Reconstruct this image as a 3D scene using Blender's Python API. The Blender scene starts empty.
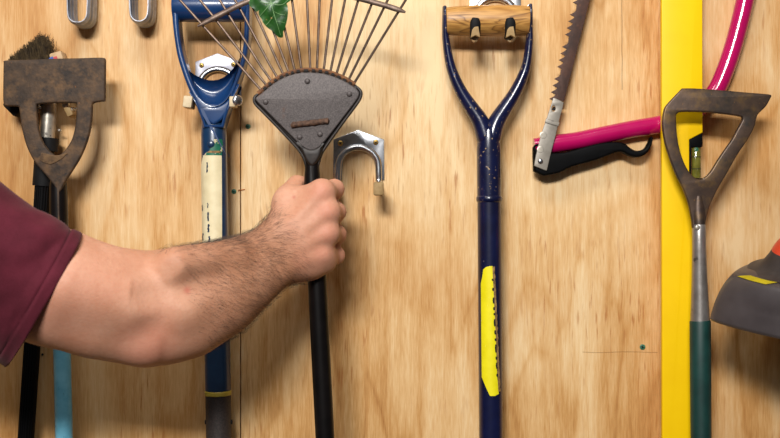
import bpy, math, random
import numpy as np
from mathutils import Vector, Matrix, noise

random.seed(7)
rng = np.random.default_rng(7)
SC = bpy.context.scene
COL = SC.collection
PI = math.pi

# ------------------------------------------------------------------ frame
S, D, Z0 = 0.0012, 1.30, 1.40          # metres per photo pixel on the board, camera distance, camera height


def W(px, py, d=0.0):
    """photo pixel seen at depth d in front of the board -> world point"""
    k = (D - d) / D
    return Vector(((px - 390) * S * k, -d, Z0 + (219 - py) * S * k))


def mm(px, d):
    return px * S * (D - d) / D


# ------------------------------------------------------------------ materials
def lin(h):
    if isinstance(h, (tuple, list)):
        return tuple(h) if len(h) == 4 else tuple(h) + (1,)
    h = h.lstrip('#')
    c = [int(h[i:i + 2], 16) / 255 for i in (0, 2, 4)]
    return tuple(x / 12.92 if x <= .04045 else ((x + .055) / 1.055) ** 2.4 for x in c) + (1,)


class NT:
    def __init__(s, name):
        s.m = bpy.data.materials.new(name)
        s.m.use_nodes = True
        s.t = s.m.node_tree
        s.b = s.t.nodes['Principled BSDF']
        s.tc = s.t.nodes.new('ShaderNodeTexCoord')

    def n(s, ty, **kw):
        x = s.t.nodes.new(ty)
        for k, v in kw.items():
            setattr(x, k, v)
        return x

    def l(s, a, b):
        s.t.links.new(a, b)

    def noise(s, scale=(1, 1, 1), detail=3, rough=.55, dist=0.0, off=(0, 0, 0)):
        mp = s.n('ShaderNodeMapping')
        mp.inputs['Scale'].default_value = scale if isinstance(scale, (tuple, list)) else (scale,) * 3
        mp.inputs['Location'].default_value = off
        s.l(s.tc.outputs['Object'], mp.inputs['Vector'])
        x = s.n('ShaderNodeTexNoise')
        x.inputs['Scale'].default_value = 1
        x.inputs['Detail'].default_value = detail
        x.inputs['Roughness'].default_value = rough
        x.inputs['Distortion'].default_value = dist
        s.l(mp.outputs[0], x.inputs['Vector'])
        return x.outputs['Fac']

    def ramp(s, fac, stops):
        r = s.n('ShaderNodeValToRGB')
        e = r.color_ramp.elements
        while len(e) < len(stops):
            e.new(.5)
        for i, (p, c) in enumerate(stops):
            e[i].position = p
            e[i].color = lin(c)
        s.l(fac, r.inputs[0])
        return r.outputs[0]

    def mix(s, fac, a, b, mode='MIX'):
        x = s.n('ShaderNodeMix', data_type='RGBA', blend_type=mode)
        for sock, v in ((x.inputs[0], fac), (x.inputs[6], a), (x.inputs[7], b)):
            if isinstance(v, (int, float)):
                sock.default_value = v
            elif isinstance(v, (str, tuple)):
                sock.default_value = lin(v)
            else:
                s.l(v, sock)
        return x.outputs[2]

    def math(s, op, a, b=0.0, clamp=False):
        x = s.n('ShaderNodeMath', operation=op, use_clamp=clamp)
        for sock, v in ((x.inputs[0], a), (x.inputs[1], b)):
            if isinstance(v, (int, float)):
                sock.default_value = v
            else:
                s.l(v, sock)
        return x.outputs[0]

    def step(s, fac, t, soft=.03):
        r = s.ramp(fac, [(max(0, t - soft), (0, 0, 0)), (min(1, t + soft), (1, 1, 1))])
        return r

    def bump(s, h, strength=.3, dist=.001):
        b = s.n('ShaderNodeBump')
        b.inputs['Strength'].default_value = strength
        b.inputs['Distance'].default_value = dist
        s.l(h, b.inputs['Height'])
        s.l(b.outputs[0], s.b.inputs['Normal'])


def mat(name, c1, c2=None, scale=60, rough=.5, metal=0.0, bump=0.0, bscale=None, spots=(), spec=None, coat=0.0, lo=.35, hi=.65):
    t = NT(name)
    c2 = c2 or c1
    f = t.noise(scale, 5, .6)
    col = t.ramp(f, [(lo, c1), (hi, c2)])
    for i, (c, sc, th, soft) in enumerate(spots):
        g = t.noise(sc, 3, .6, 0, (3.1 * i + 1, 7.7, 2.3 * i))
        col = t.mix(t.step(g, th, soft), col, c)
    t.l(col, t.b.inputs['Base Color'])
    t.b.inputs['Roughness'].default_value = rough
    t.b.inputs['Metallic'].default_value = metal
    if spec is not None:
        t.b.inputs['Specular IOR Level'].default_value = spec
    if coat:
        t.b.inputs['Coat Weight'].default_value = coat
        t.b.inputs['Coat Roughness'].default_value = .08
    if bump:
        t.bump(t.noise(bscale or scale, 4, .6), bump, .001)
    return t.m


def wood_board():
    t = NT('pine_plywood')
    sep = t.n('ShaderNodeSeparateXYZ')
    t.l(t.tc.outputs['Object'], sep.inputs[0])
    # cathedral figure: soft contour bands of a stretched noise
    mp = t.n('ShaderNodeMapping')
    mp.inputs['Scale'].default_value = (1, 1, .22)
    t.l(t.tc.outputs['Object'], mp.inputs['Vector'])
    nz = t.n('ShaderNodeTexNoise')
    nz.inputs['Scale'].default_value = 6.5
    nz.inputs['Detail'].default_value = 3.5
    nz.inputs['Roughness'].default_value = .5
    nz.inputs['Distortion'].default_value = .35
    t.l(mp.outputs[0], nz.inputs['Vector'])
    fig = t.math('FRACT', t.math('ADD', t.math('MULTIPLY', nz.outputs['Fac'], 7.0), t.math('MULTIPLY', sep.outputs[0], 1.5)))
    figc = t.ramp(fig, [(0, (.25, .25, .25)), (.12, (.55, .55, .55)), (.75, (.72, .72, .72)), (.93, (.45, .45, .45)), (1, (.25, .25, .25))])
    patch = t.noise((7.5, 1, 3.0), 4, .55, .9, (4, 0, 1))
    fine = t.noise((820, 1, 48), 2, .6)
    med = t.noise((120, 1, 7), 4, .65, .5)
    v = t.math('MULTIPLY', figc, .32)
    v = t.math('ADD', v, t.math('MULTIPLY', patch, .95))
    v = t.math('ADD', v, t.math('MULTIPLY', med, .42))
    v = t.math('ADD', v, t.math('MULTIPLY', fine, .36))
    col = t.ramp(t.math('SUBTRACT', v, .53), [(.20, '#A56D34'), (.40, '#CB985B'), (.54, '#DFB47C'), (.72, '#EFD0A0')])
    # short orange resin dashes in clusters
    dash = t.step(t.noise((300, 1, 26), 2, .5, 0, (9, 2, 3)), .63, .05)
    clus = t.step(t.noise((11, 1, 5), 2, .5, 0, (1, 2, 8)), .54, .08)
    col = t.mix(t.math('MULTIPLY', t.math('MULTIPLY', dash, clus), .75), col, '#A8642A')
    # warm brown stain clouds
    st = t.step(t.noise((4.5, 1, 3.5), 3, .5, .5, (6, 6, 6)), .64, .10)
    col = t.mix(t.math('MULTIPLY', st, .35), col, '#BC8245')
    # light falloff towards both ends, painted into the board colour as brown
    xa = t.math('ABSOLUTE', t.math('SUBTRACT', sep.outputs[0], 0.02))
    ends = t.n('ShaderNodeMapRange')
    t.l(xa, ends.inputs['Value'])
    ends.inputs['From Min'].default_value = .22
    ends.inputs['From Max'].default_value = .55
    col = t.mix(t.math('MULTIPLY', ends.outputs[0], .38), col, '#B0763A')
    # hairline cracks
    def crack(x0, z0, z1, amp=.0008, w=.0005):
        wob = t.math('MULTIPLY', t.math('SUBTRACT', t.noise((1, 1, 25), 2, .5, 0, (z0, 0, 0)), .5), amp * 4)
        dx = t.math('ABSOLUTE', t.math('SUBTRACT', t.math('ADD', sep.outputs[0], wob), x0))
        a = t.math('LESS_THAN', dx, w)
        b = t.math('MULTIPLY', t.math('GREATER_THAN', sep.outputs[2], z0), t.math('LESS_THAN', sep.outputs[2], z1))
        return t.math('MULTIPLY', a, b)
    p, q = W(622, 90), W(622, -60)
    col = t.mix(t.math('MULTIPLY', crack(p.x, p.z, q.z), .6), col, '#6B4520')
    p = W(620, 352)
    zz = t.math('ABSOLUTE', t.math('SUBTRACT', t.math('ADD', sep.outputs[2], t.math('MULTIPLY', t.noise((14, 1, 1), 1, .5), .006)), p.z + .003))
    hx = t.math('LESS_THAN', t.math('ABSOLUTE', t.math('SUBTRACT', sep.outputs[0], p.x)), .045)
    col = t.mix(t.math('MULTIPLY', t.math('MULTIPLY', t.math('LESS_THAN', zz, .0004), hx), .6), col, '#7A5026')
    t.l(col, t.b.inputs['Base Color'])
    t.b.inputs['Roughness'].default_value = .5
    t.b.inputs['Specular IOR Level'].default_value = .3
    t.bump(fine, .12, .0008)
    return t.m


def ash_wood():
    t = NT('oiled_ash_grip')
    mp = t.n('ShaderNodeMapping')
    mp.inputs['Scale'].default_value = (9, 60, 60)
    t.l(t.tc.outputs['Object'], mp.inputs['Vector'])
    nz = t.n('ShaderNodeTexNoise')
    nz.inputs['Scale'].default_value = 1.0
    nz.inputs['Detail'].default_value = 2
    nz.inputs['Distortion'].default_value = .8
    t.l(mp.outputs[0], nz.inputs['Vector'])
    f = t.math('FRACT', t.math('MULTIPLY', nz.outputs['Fac'], 8))
    col = t.ramp(f, [(0, '#7A5227'), (.2, '#B5803F'), (.6, '#CB9751'), (.9, '#BD8A48'), (1, '#7A5227')])
    fine = t.noise((40, 600, 600), 3, .6)
    col = t.mix(t.math('MULTIPLY', t.step(fine, .55, .1), .35), col, '#6B4520')
    t.l(col, t.b.inputs['Base Color'])
    t.b.inputs['Roughness'].default_value = .42
    return t.m


def skin_mat():
    t = NT('skin')
    at = t.n('ShaderNodeAttribute', attribute_name='flush')
    n1 = t.noise(28, 4, .6)
    n2 = t.noise(240, 3, .6)
    col = t.ramp(n1, [(.3, '#C68D70'), (.7, '#D8A488')])
    col = t.mix(t.math('MULTIPLY', t.step(n2, .58, .12), .18), col, '#B06C4C')
    sep = t.n('ShaderNodeSeparateColor')
    t.l(at.outputs['Color'], sep.inputs[0])
    col = t.mix(t.math('MULTIPLY', sep.outputs[0], .55), col, '#CE7A66')     # pink knuckles and elbow
    col = t.mix(t.math('MULTIPLY', sep.outputs[1], .55), col, '#A8734F')     # tanned forearm
    col = t.mix(t.math('MULTIPLY', sep.outputs[2], .55), col, '#B8483C')      # small scratches
    t.l(col, t.b.inputs['Base Color'])
    t.b.inputs['Roughness'].default_value = .56
    t.b.inputs['Specular IOR Level'].default_value = .35
    t.b.inputs['Subsurface Weight'].default_value = .06
    t.b.inputs['Subsurface Radius'].default_value = (.012, .004, .002)
    t.b.inputs['Subsurface Scale'].default_value = 1
    v = t.n('ShaderNodeTexVoronoi')
    v.inputs['Scale'].default_value = 520
    t.l(t.tc.outputs['Object'], v.inputs['Vector'])
    t.bump(t.math('ADD', v.outputs['Distance'], n2), .22, .0006)
    return t.m


def leaf_mat():
    t = NT('ivy_leaf')
    n = t.noise(90, 4, .6)
    col = t.ramp(n, [(.3, '#163A10'), (.55, '#214F18'), (.75, '#356A26')])
    g = t.step(t.noise(150, 2, .5, 0, (4, 4, 4)), .72, .02)
    col = t.mix(g, col, '#B98A5A')
    t.l(col, t.b.inputs['Base Color'])
    t.b.inputs['Roughness'].default_value = .35
    t.bump(n, .3, .002)
    return t.m


M = {}
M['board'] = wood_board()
M['ash'] = ash_wood()
M['skin'] = skin_mat()
M['leaf'] = leaf_mat()
M['vein'] = mat('leaf_vein', '#5E8A4E', '#7BA268', 80, .5)
M['steel'] = mat('galvanised_steel', '#B9BBC0', '#D8DADF', 90, .27, 1.0, .04)
M['steel_dull'] = mat('worn_steel', '#A39C90', '#C8C0B2', 120, .38, .6, .08, None, [('#5A5550', 160, .68, .03)])
M['zinc'] = mat('zinc_plate', '#9C9CA6', '#B4B4BE', 60, .4, .4)
M['strap'] = mat('ribbed_strap_steel', '#8A909C', '#ACB2BE', 90, .3, .3, .04)
M['brass'] = mat('brass_screw', '#A98643', '#CBA55C', 300, .35, .9)
M['rubber'] = mat('tan_rubber', '#94774A', '#AB8E60', 150, .7)
M['clear_rubber'] = mat('pale_rubber', '#CDB894', '#DCCBA8', 150, .55)
M['rust'] = mat('rusty_iron', '#2A2019', '#4E3B2A', 55, .7, .2, .6, 260,
                [('#63492F', 90, .60, .12), ('#8A5626', 190, .72, .02), ('#231B17', 70, .66, .06)])
M['mud'] = mat('dried_mud', '#4E3A28', '#6E5438', 140, .9, 0, .8, 260)
M['hoe_iron'] = mat('browned_iron', '#42352F', '#5D4A3C', 40, .42, .55, .18, 120,
                    [('#6B5336', 60, .60, .08), ('#33302E', 30, .60, .08), ('#7A5A3A', 320, .70, .03)])
M['rake_iron'] = mat('grey_hammered_iron', '#3C3635', '#5E5654', 900, .5, .3, .3, 1100, [('#5E4030', 40, .74, .06)])
M['rake_back'] = mat('dark_iron_shell', '#1C1715', '#2E2622', 120, .5, .2, .3)
M['rake_rust'] = mat('rusted_tine_holder', '#5A3A26', '#8A5A34', 160, .75, .2, .4)
M['rake_wire'] = mat('brown_steel_wire', '#4B3C33', '#6E5A4C', 130, .45, .6, .2)
M['rake_bar'] = mat('brown_steel_bar', '#54443B', '#7B675A', 120, .45, .55, .3, 200)
M['weld'] = mat('rough_rusty_weld', '#3A2A22', '#6B4E3C', 260, .8, .2, 1.0, 300)
M['black_gap'] = mat('dark_slot', '#120E0C', '#1A1410', 100, .8)
M['black_paint'] = mat('chipped_black_paint', '#080606', '#100C0C', 50, .36, 0, .05, None, [('#5A4A40', 120, .76, .01)], spec=.25)
M['black_plastic'] = mat('black_plastic', '#040404', '#08080A', 60, .55, spec=.08)
M['black_matt'] = mat('matt_black_rubber', '#0C0C0D', '#171718', 80, .65, spec=.2)
M['bristle'] = mat('worn_dark_bristle', '#2A2015', '#5C4A2E', 200, .7)
M['blockwood'] = mat('pale_brush_block', '#B08E68', '#C9A981', 90, .6)
M['stick_blue'] = mat('blue_print', '#2B4C9A', '#2B4C9A', 60, .5)
M['stick_red'] = mat('red_print', '#B8343C', '#B8343C', 60, .5)
M['pale_blue'] = mat('faded_light_blue_paint', '#5BA2BC', '#78BCD2', 40, .42, 0, .08, None,
                     [('#2C5E70', 110, .68, .02), ('#6B5A48', 150, .75, .01)])
M['blue'] = mat('royal_blue_paint', '#0D2846', '#143557', 30, .3, 0, .03, None, [('#8FA6C4', 130, .77, .01)], coat=.4)
M['blue_plastic'] = mat('glossy_blue_plastic', '#10315E', '#173D6E', 25, .3, 0, .03, None, (), coat=.3)
M['navy'] = mat('chipped_navy_paint', '#070C2C', '#0C143C', 40, .28, 0, .1, 200,
                [('#A58A68', 230, .655, .012), ('#5C6688', 260, .70, .01)], coat=.3)
M['navy_clean'] = mat('navy_paint', '#070B2A', '#0C133A', 40, .3, 0, .06, 200, [('#6B6068', 190, .74, .01)], coat=.3)
M['cream'] = mat('scuffed_cream_sticker', '#D9CBA2', '#E6DAB4', 60, .5, 0, 0, None, [('#3A4A5A', 150, .75, .01)])
M['ink'] = mat('dark_blue_print', '#12283E', '#1A3450', 100, .5)
M['green_print'] = mat('green_print', '#155B45', '#1C6E52', 100, .45, 0, 0, None, [('#C8B996', 210, .60, .02)])
M['yellow_ring'] = mat('dull_yellow_plastic', '#B9A338', '#CDB84A', 90, .5)
M['brown_grip'] = mat('speckled_brown_rubber', '#241D1B', '#3A302C', 500, .6, 0, .3, 500)
M['yellow_sticker'] = mat('bright_yellow_sticker', '#E8D80A', '#F4E61C', 60, .42, 0, 0, None, [('#FFF3A0', 260, .72, .03), ('#8C8012', 130, .76, .02)])
M['torn'] = mat('torn_brown_edge', '#5A4226', '#A5824F', 200, .7)
M['magenta'] = mat('magenta_enamel', '#AE0453', '#B8085A', 30, .2, 0, .02, None, [('#6E0A3A', 140, .77, .01)], coat=.6)
M['saw_blade'] = mat('rusty_saw_steel', '#38231B', '#523428', 60, .6, .25, .3, 200, [('#6A4028', 160, .68, .04), ('#2C2628', 60, .64, .05)])
M['clip'] = mat('scuffed_clip_steel', '#857E74', '#9C958A', 70, .42, .35, .05, None, [('#6E6862', 140, .7, .03)])
M['level'] = mat('yellow_enamel', '#F6C600', '#FACC02', 20, .42, spec=.3)
M['vial'] = None
M['grey_socket'] = mat('brushed_grey_socket', '#8B8580', '#A49E9A', 60, .36, .7, .1, 200, [('#7A5A42', 60, .72, .02), ('#5E5956', 90, .68, .03)])
M['green_grip'] = mat('dark_green_grip', '#0B302C', '#103C37', 50, .5, 0, .05)
M['guard'] = mat('smoky_grey_plastic', '#3A3435', '#474142', 20, .36, 0, .03, None, [('#6E6660', 60, .74, .03)])
M['guard_neck'] = mat('charcoal_plastic', '#2C2829', '#383435', 60, .5)
M['red_plastic'] = mat('orange_red_plastic', '#C93A22', '#D8452A', 30, .38)
M['shirt'] = None
M['screw_green'] = mat('green_coated_screw', '#2A5F48', '#3D8264', 400, .5, .1)
M['nail'] = mat('rusty_nail', '#8A4A1C', '#B8702C', 200, .6, .3)


def shirt_mat():
    t = NT('maroon_cotton')
    n = t.noise(35, 4, .6)
    w = t.noise((900, 900, 900), 2, .5)
    col = t.ramp(n, [(.3, '#4B141F'), (.7, '#5E1D2B')])
    col = t.mix(t.math('MULTIPLY', t.step(w, .5, .2), .25), col, '#6A2A3C')
    t.l(col, t.b.inputs['Base Color'])
    t.b.inputs['Roughness'].default_value = .85
    t.b.inputs['Specular IOR Level'].default_value = .2
    t.b.inputs['Sheen Weight'].default_value = .05
    t.bump(w, .3, .0006)
    return t.m


M['shirt'] = shirt_mat()


def vial_mat():
    t = NT('olive_vial_liquid')
    col = t.ramp(t.noise(80, 2), [(.4, '#6E6A28'), (.6, '#8A8636')])
    t.l(col, t.b.inputs['Base Color'])
    t.b.inputs['Roughness'].default_value = .08
    t.b.inputs['Transmission Weight'].default_value = .35
    t.b.inputs['Coat Weight'].default_value = .6
    return t.m


M['vial'] = vial_mat()
M['hair'] = mat('dark_brown_hair', '#2E1E14', '#453020', 300, .6)


# ------------------------------------------------------------------ mesh helpers
def catmull(pts, n, closed=False):
    """resample a poly-line of equal-length tuples with Catmull-Rom, n sub-steps per span"""
    P = [np.array(p, float) for p in pts]
    N = len(P)
    out = []
    spans = N if closed else N - 1
    for i in range(spans):
        p1, p2 = P[i % N], P[(i + 1) % N]
        p0 = P[(i - 1) % N] if (closed or i > 0) else 2 * p1 - p2
        p3 = P[(i + 2) % N] if (closed or i + 2 < N) else 2 * p2 - p1
        for k in range(n):
            t = k / n
            out.append(.5 * ((2 * p1) + (p2 - p0) * t + (2 * p0 - 5 * p1 + 4 * p2 - p3) * t * t + (3 * p1 - p0 - 3 * p2 + p3) * t ** 3))
    if not closed:
        out.append(P[-1])
    return out


def outline(pts, n=4):
    """closed outline; points marked with a third item stay sharp corners, the rest are smoothed"""
    cs = [i for i, p in enumerate(pts) if len(p) > 2]
    q = [(p[0], p[1]) for p in pts]
    if not cs:
        return [tuple(p) for p in catmull(q, n, True)]
    out = []
    N = len(q)
    for a, i in enumerate(cs):
        j = cs[(a + 1) % len(cs)]
        seg = [q[(i + k) % N] for k in range(((j - i) % N or N) + 1)]
        out += [tuple(p) for p in (catmull(seg, n)[:-1] if len(seg) > 2 else seg[:-1])]
    return out


class MB:
    def __init__(s):
        s.v, s.f = [], []

    def add(s, vs, fs):
        o = len(s.v)
        s.v += [tuple(x) for x in vs]
        s.f += [tuple(i + o for i in f) for f in fs]
        return s

    def tube(s, pts, r, n=16, ref=(0, 1, 0), sub=0, cap=True, round_end=0):
        """r: one value, list, or list of (side, along-ref) pairs"""
        pts = [tuple(p) for p in pts]
        if not isinstance(r, list):
            r = [r] * len(pts)
        rr = [x if isinstance(x, tuple) else (x, x) for x in r]
        full = [p + q for p, q in zip(pts, rr)]
        if sub:
            full = [tuple(x) for x in catmull(full, sub)]
        if round_end:
            def ends(f0, f1):
                a, b = Vector(f0[:3]), Vector(f1[:3])
                t = (a - b).normalized()
                e = []
                for k in range(1, 5):
                    an = k / 4 * PI / 2 * .97
                    p = a + t * (math.sin(an) * f0[3] * round_end)
                    e.append(tuple(p) + (f0[3] * math.cos(an), f0[4] * math.cos(an)))
                return e
            full = ends(full[0], full[1])[::-1] + full + ends(full[-1], full[-2])
        P = [Vector(x[:3]) for x in full]
        ref = Vector(ref)
        vs, fs = [], []
        for i, p in enumerate(P):
            t = (P[min(i + 1, len(P) - 1)] - P[max(i - 1, 0)]).normalized()
            side = t.cross(ref)
            if side.length < 1e-4:
                side = t.cross(Vector((1, 0, 0)) if abs(t.x) < .9 else Vector((0, 0, 1)))
            side.normalize()
            up = side.cross(t)
            for k in range(n):
                a = 2 * PI * k / n
                vs.append(p + side * (math.cos(a) * full[i][3]) + up * (math.sin(a) * full[i][4]))
        for i in range(len(P) - 1):
            for k in range(n):
                fs.append((i * n + k, i * n + (k + 1) % n, (i + 1) * n + (k + 1) % n, (i + 1) * n + k))
        if cap:
            fs.append(tuple(range(n))[::-1])
            fs.append(tuple(range((len(P) - 1) * n, len(P) * n)))
        return s.add(vs, fs)

    def plate(s, outer, d0, d1, bevel=.001, holes=(), px_d=None, res=2, world=False):
        """flat sheet parallel to the board between depths d0<d1, outline given in photo pixels at depth px_d"""
        cu = bpy.data.curves.new('tmp', 'CURVE')
        cu.dimensions = '2D'
        cu.fill_mode = 'BOTH'
        pd = d1 if px_d is None else px_d
        for ring in (outer,) + tuple(holes):
            sp = cu.splines.new('POLY')
            sp.points.add(len(ring) - 1)
            for i, p in enumerate(ring):
                w = W(p[0], p[1], pd)
                sp.points[i].co = (w.x, w.z, 0, 1)
            sp.use_cyclic_u = True
        bevel = min(bevel, (d1 - d0) * .49)
        cu.extrude = (d1 - d0) / 2 - bevel
        cu.bevel_depth = bevel
        cu.bevel_resolution = res
        cu.offset = -bevel
        ob = bpy.data.objects.new('tmp', cu)
        COL.objects.link(ob)
        dg = bpy.context.evaluated_depsgraph_get()
        me = bpy.data.meshes.new_from_object(ob.evaluated_get(dg))
        mid = (d0 + d1) / 2
        s.add([(v.co.x, -mid - v.co.z, v.co.y) for v in me.vertices], [tuple(p.vertices) for p in me.polygons])
        bpy.data.objects.remove(ob)
        bpy.data.curves.remove(cu)
        bpy.data.meshes.remove(me)
        return s

    def box(s, c, size, rot=None, bev=0.0):
        c = Vector(c)
        hx, hy, hz = (x / 2 for x in size)
        b = min(bev, hx * .9, hy * .9, hz * .9)
        if b <= 0:
            vs = [Vector((x, y, z)) for x in (-hx, hx) for y in (-hy, hy) for z in (-hz, hz)]
            fs = [(0, 1, 3, 2), (4, 6, 7, 5), (0, 4, 5, 1), (2, 3, 7, 6), (0, 2, 6, 4), (1, 5, 7, 3)]
        else:
            import bmesh
            bm = bmesh.new()
            bmesh.ops.create_cube(bm, size=1)
            for v in bm.verts:
                v.co = Vector((v.co.x * 2 * hx, v.co.y * 2 * hy, v.co.z * 2 * hz))
            bmesh.ops.bevel(bm, geom=bm.edges[:] + bm.verts[:], offset=b, segments=2, affect='EDGES', profile=.5)
            bm.verts.index_update()
            vs = [v.co.copy() for v in bm.verts]
            fs = [tuple(v.index for v in f.verts) for f in bm.faces]
            bm.free()
        if rot is not None:
            vs = [rot @ v for v in vs]
        return s.add([v + c for v in vs], fs)

    def lathe(s, prof, mtx, n=40):
        """prof: (radius, height) along local z"""
        vs, fs = [], []
        for r, h in prof:
            for k in range(n):
                a = 2 * PI * k / n
                vs.append(mtx @ Vector((r * math.cos(a), r * math.sin(a), h)))
        for i in range(len(prof) - 1):
            for k in range(n):
                fs.append((i * n + k, i * n + (k + 1) % n, (i + 1) * n + (k + 1) % n, (i + 1) * n + k))
        return s.add(vs, fs)

    def grid(s, rows):
        nr, nc = len(rows), len(rows[0])
        vs = [p for r in rows for p in r]
        fs = [(i * nc + j, i * nc + j + 1, (i + 1) * nc + j + 1, (i + 1) * nc + j) for i in range(nr - 1) for j in range(nc - 1)]
        return s.add(vs, fs)

    def disc(s, c, r, h, axis=(0, -1, 0), n=16, dome=.5):
        """screw or rivet head: a low domed button standing on c along axis"""
        q = Vector((0, 0, 1)).rotation_difference(Vector(axis)).to_matrix().to_4x4()
        mt = Matrix.Translation(Vector(c)) @ q
        prof = [(r, 0), (r, h * (1 - dome))] + [(r * math.cos(a), h * (1 - dome) + h * dome * math.sin(a)) for a in (PI / 8, PI / 4, 3 * PI / 8, PI / 2 - .02)]
        return s.lathe(prof, mt, n)

    def build(s, name, material, root=None, angle=35, smooth=True, base=None):
        off = Vector(base) if base is not None else (Vector(root['_o']) if root is not None else Vector((0, 0, 0)))
        me = bpy.data.meshes.new(name)
        me.from_pydata([tuple(Vector(v) - off) for v in s.v], [], s.f)
        import bmesh
        bm = bmesh.new()
        bm.from_mesh(me)
        bmesh.ops.remove_doubles(bm, verts=bm.verts, dist=1e-6)
        bmesh.ops.recalc_face_normals(bm, faces=bm.faces)
        bm.to_mesh(me)
        bm.free()
        if smooth:
            me.polygons.foreach_set('use_smooth', [True] * len(me.polygons))
            me.set_sharp_from_angle(angle=math.radians(angle))
        me.materials.append(material)
        ob = bpy.data.objects.new(name, me)
        COL.objects.link(ob)
        if root is not None:
            ob.parent = root
            ob['_o'] = tuple(root['_o'])
        else:
            ob.location = off
            ob['_o'] = tuple(off)
        return ob


def tag(o, label, cat, group=None, kind=None):
    o['label'] = label
    o['category'] = cat
    if group:
        o['group'] = group
    if kind:
        o['kind'] = kind
    return o


def thing(name, label, cat, loc, group=None):
    o = bpy.data.objects.new(name, None)
    COL.objects.link(o)
    o.location = loc
    o.empty_display_size = .02
    o['_o'] = tuple(loc)
    return tag(o, label, cat, group)


def shaft_patch(rows, cx, rad, d, lift=.0006, n=10):
    """thin sticker hugging the front of an upright shaft; rows of (y, x_left, x_right) in photo pixels"""
    out = []
    for y, xl, xr in rows:
        c = W(cx(y), y, d)
        r = rad(y) if callable(rad) else rad
        row = []
        for k in range(n + 1):
            x = xl + (xr - xl) * k / n
            u = max(-.985, min(.985, mm(x - cx(y), d + r) / r))
            a = math.asin(u)
            row.append(c + Vector((math.sin(a), -math.cos(a), 0)) * (r + lift))
        out.append(row)
    return out


def lerp_rows(rows, step=3):
    out = []
    for a, b in zip(rows, rows[1:]):
        n = max(1, int(abs(b[0] - a[0]) / step))
        for k in range(n):
            t = k / n
            out.append(tuple(a[i] + (b[i] - a[i]) * t for i in range(3)))
    out.append(rows[-1])
    return out


# ------------------------------------------------------------------ the board wall
seam = W(240.5, 219).x
wb = MB()
H0, H1 = Z0 - .95, Z0 + .75
for x0, x1 in ((-1.35, seam - .0006), (seam + .0006, 1.35)):
    wb.box(((x0 + x1) / 2, .009, (H0 + H1) / 2), (x1 - x0, .018, H1 - H0), bev=.0006)
wb.box((0, .03, (H0 + H1) / 2), (2.7, .02, H1 - H0))
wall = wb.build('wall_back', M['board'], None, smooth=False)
wall['kind'] = 'structure'


# ------------------------------------------------------------------ screws in the board
def board_screw(px, py, r, label, mt='screw_green'):
    t = thing('screw', label, 'screw', W(px, py, 0), 'screws driven into the plywood')
    MB().disc(W(px, py, 0), r, .0012, n=14).build('screw_head', M[mt], t)
    b = MB()
    for a in (0, PI / 2):
        b.box(W(px, py, .0012), (r * 1.1, .0006, r * .28), Matrix.Rotation(a + .3, 3, 'Y'))
    b.build('cross_slot', M['black_gap'], t)


board_screw(248, 126.5, .0030, 'small green screw in the plywood right of the blue spade neck')
board_screw(234, 191.5, .0030, 'green screw at the board joint just above the forearm')
board_screw(642.5, 347, .0034, 'green screw in bare plywood left of the yellow level')
board_screw(42.5, 354.5, .0014, 'tiny dark screw between the black pole and light blue shaft', 'black_gap')
nail = MB().tube([W(238.5, 190.5, .0006), W(240, 190, .0007), W(245, 189.5, .0007)], [.0005, .0008, .0006], 8)
nail.disc(W(238.6, 190.5, .0015), .0012, .0006, axis=(-1, -.3, 0), n=10)
tag(nail.build('nail', M['nail'], None, base=W(242, 190, 0)), 'thin rusty bent nail lying across the board joint', 'nail')


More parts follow.
